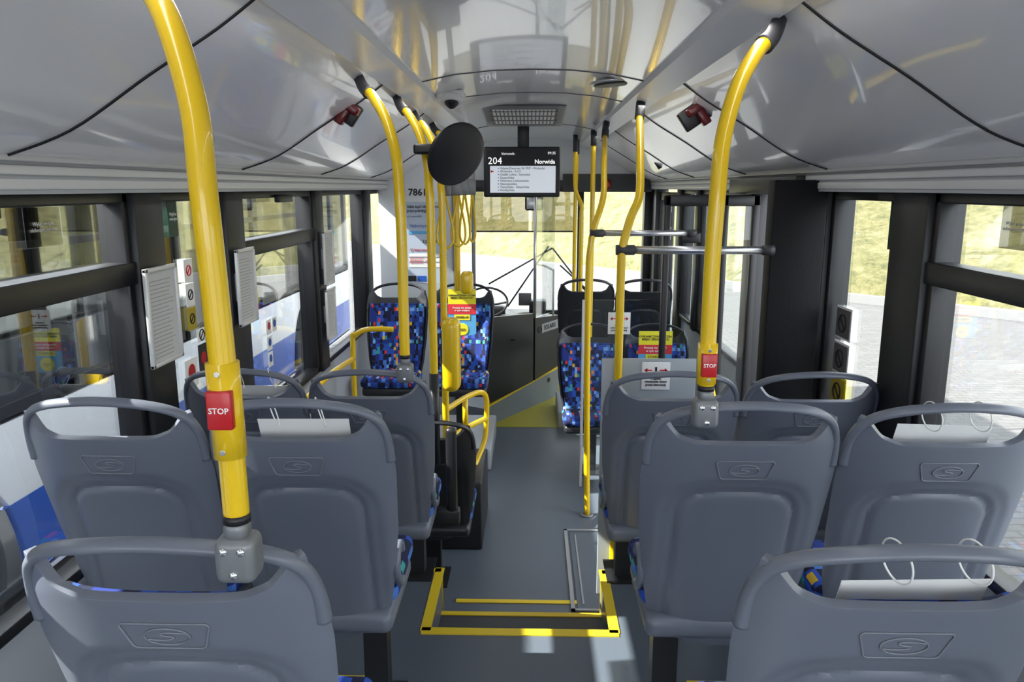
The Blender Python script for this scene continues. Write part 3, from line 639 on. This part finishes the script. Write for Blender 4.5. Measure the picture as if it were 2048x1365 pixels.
for z in (1.36,1.215,1.075):
    e=sticker(1,3.10,z,.15,.132,M_PAPER if z>1.1 else M_PYEL,'grey pictogram sticker with pale border on the window' if z>1.1 else 'yellow information sticker on the window',None)
    boxes('sticker_panel',[(1.262,1.2655,3.035,3.165,z-.057,z+.057)],M_STG if z>1.1 else M_OCHRE,e)
    xs=1.2605; P=[(xs,3.10+.035*math.cos(t),z+.035*math.sin(t)) for t in [2*math.pi*k/20 for k in range(20)]]
    tubes('sticker_symbol',[(P,False,True),([(xs,3.075,z-.025),(xs,3.125,z+.025)],False)],.004,M_INK,e,6)
sticker(1,2.68,1.77,.20,.17,M_GREEN,'dark emergency exit sticker on the window',None,'Wyjście\nawaryjne',M_PAPER,.036)
sticker(1,2.06,1.80,.13,.12,M_PLAQ,'smoky transparent instruction sticker on the window',None,'Wybić w razie\nniebezpieczeństwa',M_FPR,.014)
sticker(-1,1.98,1.80,.15,.10,M_PLAQ,'smoky transparent instruction sticker on the window',None,'Wybić w razie\nniebezpieczeństwa',M_FPR,.015)
sticker(-1,2.71,1.80,.07,.14,M_GREEN,'dark green emergency exit sticker on the window',None,'Wyjście\nawaryjne',M_PAPER,.016)
sticker(-1,2.80,1.60,.07,.085,M_PAPER,'white pictogram sticker on the window','ring',None,M_PRED)
sticker(-1,2.80,1.51,.07,.085,M_PAPER,'white pictogram sticker on the window','ring',None,M_INK)
sticker(-1,2.80,1.42,.07,.085,M_OCHRE,'yellow pictogram sticker on the window','ring',None,M_INK)
sticker(-1,2.76,1.22,.10,.11,M_PAPER,'white sticker with red round symbol on the window','circ',None,M_RED)
sticker(-1,2.87,1.25,.08,.12,M_INK,'black sticker with red symbol on the window','circ',None,M_RED)
sticker(-1,2.87,1.345,.08,.05,M_PAPER,'small white label on the window','ring',None,M_INK)
for yy,zz,mm,nm in ((3.62,1.24,M_RED,'red'),(3.62,1.16,M_BLUE,'blue'),(3.70,1.24,M_BLUE,'blue'),(3.62,1.08,M_BLUE,'blue')):
    sticker(-1,yy,zz,.065,.07,M_PAPER,'white sticker with %s round symbol on the window'%nm,'circ',None,mm)

# ---------------- outside ----------------
GZ=-.32
pv=mesh('pavement',[(-40,-25,GZ),(40,-25,GZ),(40,60,GZ),(-40,60,GZ)],[(0,1,2,3)],M_PAVE); tag(pv,'light concrete block paving around the buses','pavement'); pv['kind']='structure'
def dcurb(x,y):
    n=Vector((.737,.676)); a=(x-8)*n.x+(y-13.6)*n.y
    return max(a,-9.5-x)
V=[];F=[]; nx,ny=140,150
for j in range(ny+1):
    for i in range(nx+1):
        x=-40+80*i/nx; y=-25+85*j/ny; d=dcurb(x,y)
        h=min(8,max(0,d)*.42)+(.12 if d>0 else -.3)
        h+=.10*math.sin(x*1.3+y*.7)*math.cos(y*.9-x*.4)+.05*(random.random()-.5) if d>1 else 0
        V.append((x,y,GZ+h))
for j in range(ny):
    for i in range(nx):
        a=j*(nx+1)+i; F.append((a,a+1,a+nx+2,a+nx+1))
g=mesh('grass_bank',V,F,M_GRASS,None,True); tag(g,'sunlit dry yellow-green grass bank beyond the paving','grass bank'); g['kind']='stuff'
def kerbline(p,q,nme,lab):
    p=Vector(p);q=Vector(q);d=(q-p).normalized();n=Vector((-d.y,d.x,0))*.09
    V=[];
    for z in (GZ-.02,GZ+.16):
        for a in (p-n,p+n,q+n,q-n): V.append((a.x,a.y,z))
    o=mesh(nme,V,[(0,1,2,3),(4,7,6,5),(0,4,5,1),(1,5,6,2),(2,6,7,3),(3,7,4,0)],mat('kerb_stone',(.19,.19,.19),.7)); tag(o,lab,'kerb')
nd=Vector((.676,-.737,0)); c0=Vector((8,13.6,0))-Vector((.737,.676,0))*.1
kerbline(c0+nd*22,c0-nd*26,'kerb','pale stone kerb along the grass bank')
nb=thing('parked_bus',(-3.75,4,GZ),'white city bus with blue skirt stripe parked alongside','bus')
X0,X1,Y0,Y1=-5.0,-2.5,-2.0,10.4
def arch_side(xa,xb,nme,m,z0,z1,ycs=(2.9,8.45),rr=.56):
    V=[];F=[]; n=248
    for k in range(n+1):
        y=Y0+(Y1-Y0)*k/n; zb_=z0
        for yc in ycs:
            if abs(y-yc)<rr: zb_=max(zb_,.14+math.sqrt(rr*rr-(y-yc)**2))
        zb_=min(zb_,z1)
        V+=[(xa,y,zb_),(xa,y,z1),(xb,y,zb_),(xb,y,z1)]
    for k in range(n):
        a=4*k;b=a+4; F+=[(a,b,b+1,a+1),(a+2,a+3,b+3,b+2),(a+1,b+1,b+3,a+3),(a,a+2,b+2,b)]
    return mesh(nme,V,F,m,nb)
arch_side(X1-.03,X1,'body_side',M_BUSW,.40,.82); arch_side(X1-.03,X1,'blue_stripe',M_BUSB,.0,.40); arch_side(X1-.03,X1,'lower_skirt',M_BUSW,-.05,.0)
boxes('body_shell',[(X0,X0+.05,Y0,Y1,-.05,.82),(X0,X1,Y0,Y1,-.05,.02,M_DARK),(X0,X1,Y0,Y1,2.0,2.65),(X0,X1,Y0,Y0+.05,-.05,2.6),(X0,X1,Y1-.05,Y1,-.05,.7)],M_BUSW,nb,.03)
bl=[]
for y in (Y0,-.6,.9,2.4,3.9,5.4,6.9,8.4,9.6,Y1-.1):
    for x in (X0,X1-.06): bl.append((x,x+.06,y,y+.12,.82,2.0))
boxes('window_pillars',bl+[(X1-.05,X1,Y0,Y1,.80,.88),(X1-.05,X1,Y0,Y1,1.92,2.0),(X1-.05,X1,Y0,8.4,1.60,1.64)],M_BLACK,nb)
boxes('window_glass',[(X1-.03,X1-.02,Y0,Y1,.85,2.0)],M_BGLASS,nb)
tubes('interior_poles',[([(-3.2-.9*(k%2),-1+1.15*k,0),(-3.2-.9*(k%2),-1+1.15*k,2.0)],False) for k in range(10)],.02,M_YEL,nb)
boxes('interior_seats',[(x,x+.42,-1+.85*k,-.88+.85*k,.3,1.12) for k in range(12) for x in (-2.98,-4.9)],M_DARK,nb,.03)
for yc in (2.9,8.45):
    disc('wheel',(X1-.13,yc,.14),(1,0,0),.46,.24,M_TYRE,nb,48); disc('wheel_rim',(X1-.01,yc,.14),(1,0,0),.27,.04,M_RIM,nb,36,dome=.02)
    for k in range(8):
        a=k*math.pi/4; disc('wheel_nut',(X1+.025,yc+.17*math.cos(a),.14+.17*math.sin(a)),(1,0,0),.022,.02,M_CHROME,nb,10)
    disc('wheel_hub',(X1+.03,yc,.14),(1,0,0),.085,.05,M_CHROME,nb,24,dome=.02)
MX=3.20
ms=thing('microphone_stand',(MX+.18,6.8,GZ),'black microphone stand with grey microphone standing outside','microphone stand')
tubes('stand',[([(MX+.18,6.8,GZ+.02),(MX+.14,6.8,.55),(MX,6.8,1.02)],False)]+[([(MX+.18,6.8,GZ+.12),(MX+.18+.3*math.cos(a),6.8+.3*math.sin(a),GZ+.01)],False) for a in (.3,2.4,4.5)],.014,M_BLACK,ms)
tube('microphone',[(MX,6.8,1.01),(MX-.04,6.8,1.10),(MX-.05,6.8,1.13)],lambda t:.018+.02*t,M_GREYJ,ms,12)
fe=thing('wire_fence',(9.5,10.2,.5),'dark wire fence on the grass bank','fence')
p0=Vector((10.6,12.6,0)); dv=Vector((.676,-.737,0)); L=[]
for k in range(60):
    p=p0+dv*(.12*k); L.append(([(p.x,p.y,.1),(p.x,p.y,2.2)],False))
for z in (.4,.9,1.4,1.9): L.append(([(p0.x,p0.y,z),((p0+dv*7.1).x,(p0+dv*7.1).y,z)],False))
tubes('fence_mesh',L,.012,M_BLACK,fe,5)

# ---------------- light ----------------
w=D.worlds.new('world'); SC.world=w; w.use_nodes=True; nt=w.node_tree; bg=nt.nodes['Background']
bg.inputs[0].default_value=(.88,.93,1,1); bg.inputs[1].default_value=5.4
sl=D.lights.new('sun','SUN'); sl.energy=23; sl.angle=.01; sl.color=(1,.95,.86); so=link(D.objects.new('sun',sl))
so.rotation_euler=Vector((.72,.12,-.66)).to_track_quat('-Z','Y').to_euler()
for i,s in enumerate((-1,1)):  # area lights added below the ceiling strips as fill to brighten the interior
    for y in (.8,3.4,6.0):
        al=D.lights.new('ceiling_fill','AREA'); al.shape='RECTANGLE'; al.size=.05; al.size_y=2.2; al.energy=3; al.color=(1,.98,.95)
        ao=link(D.objects.new('ceiling_fill',al)); ao.location=(s*.51,y,2.27); ao.rotation_euler=(0,0,0)
SC.view_settings.view_transform='Standard'; SC.view_settings.exposure=0
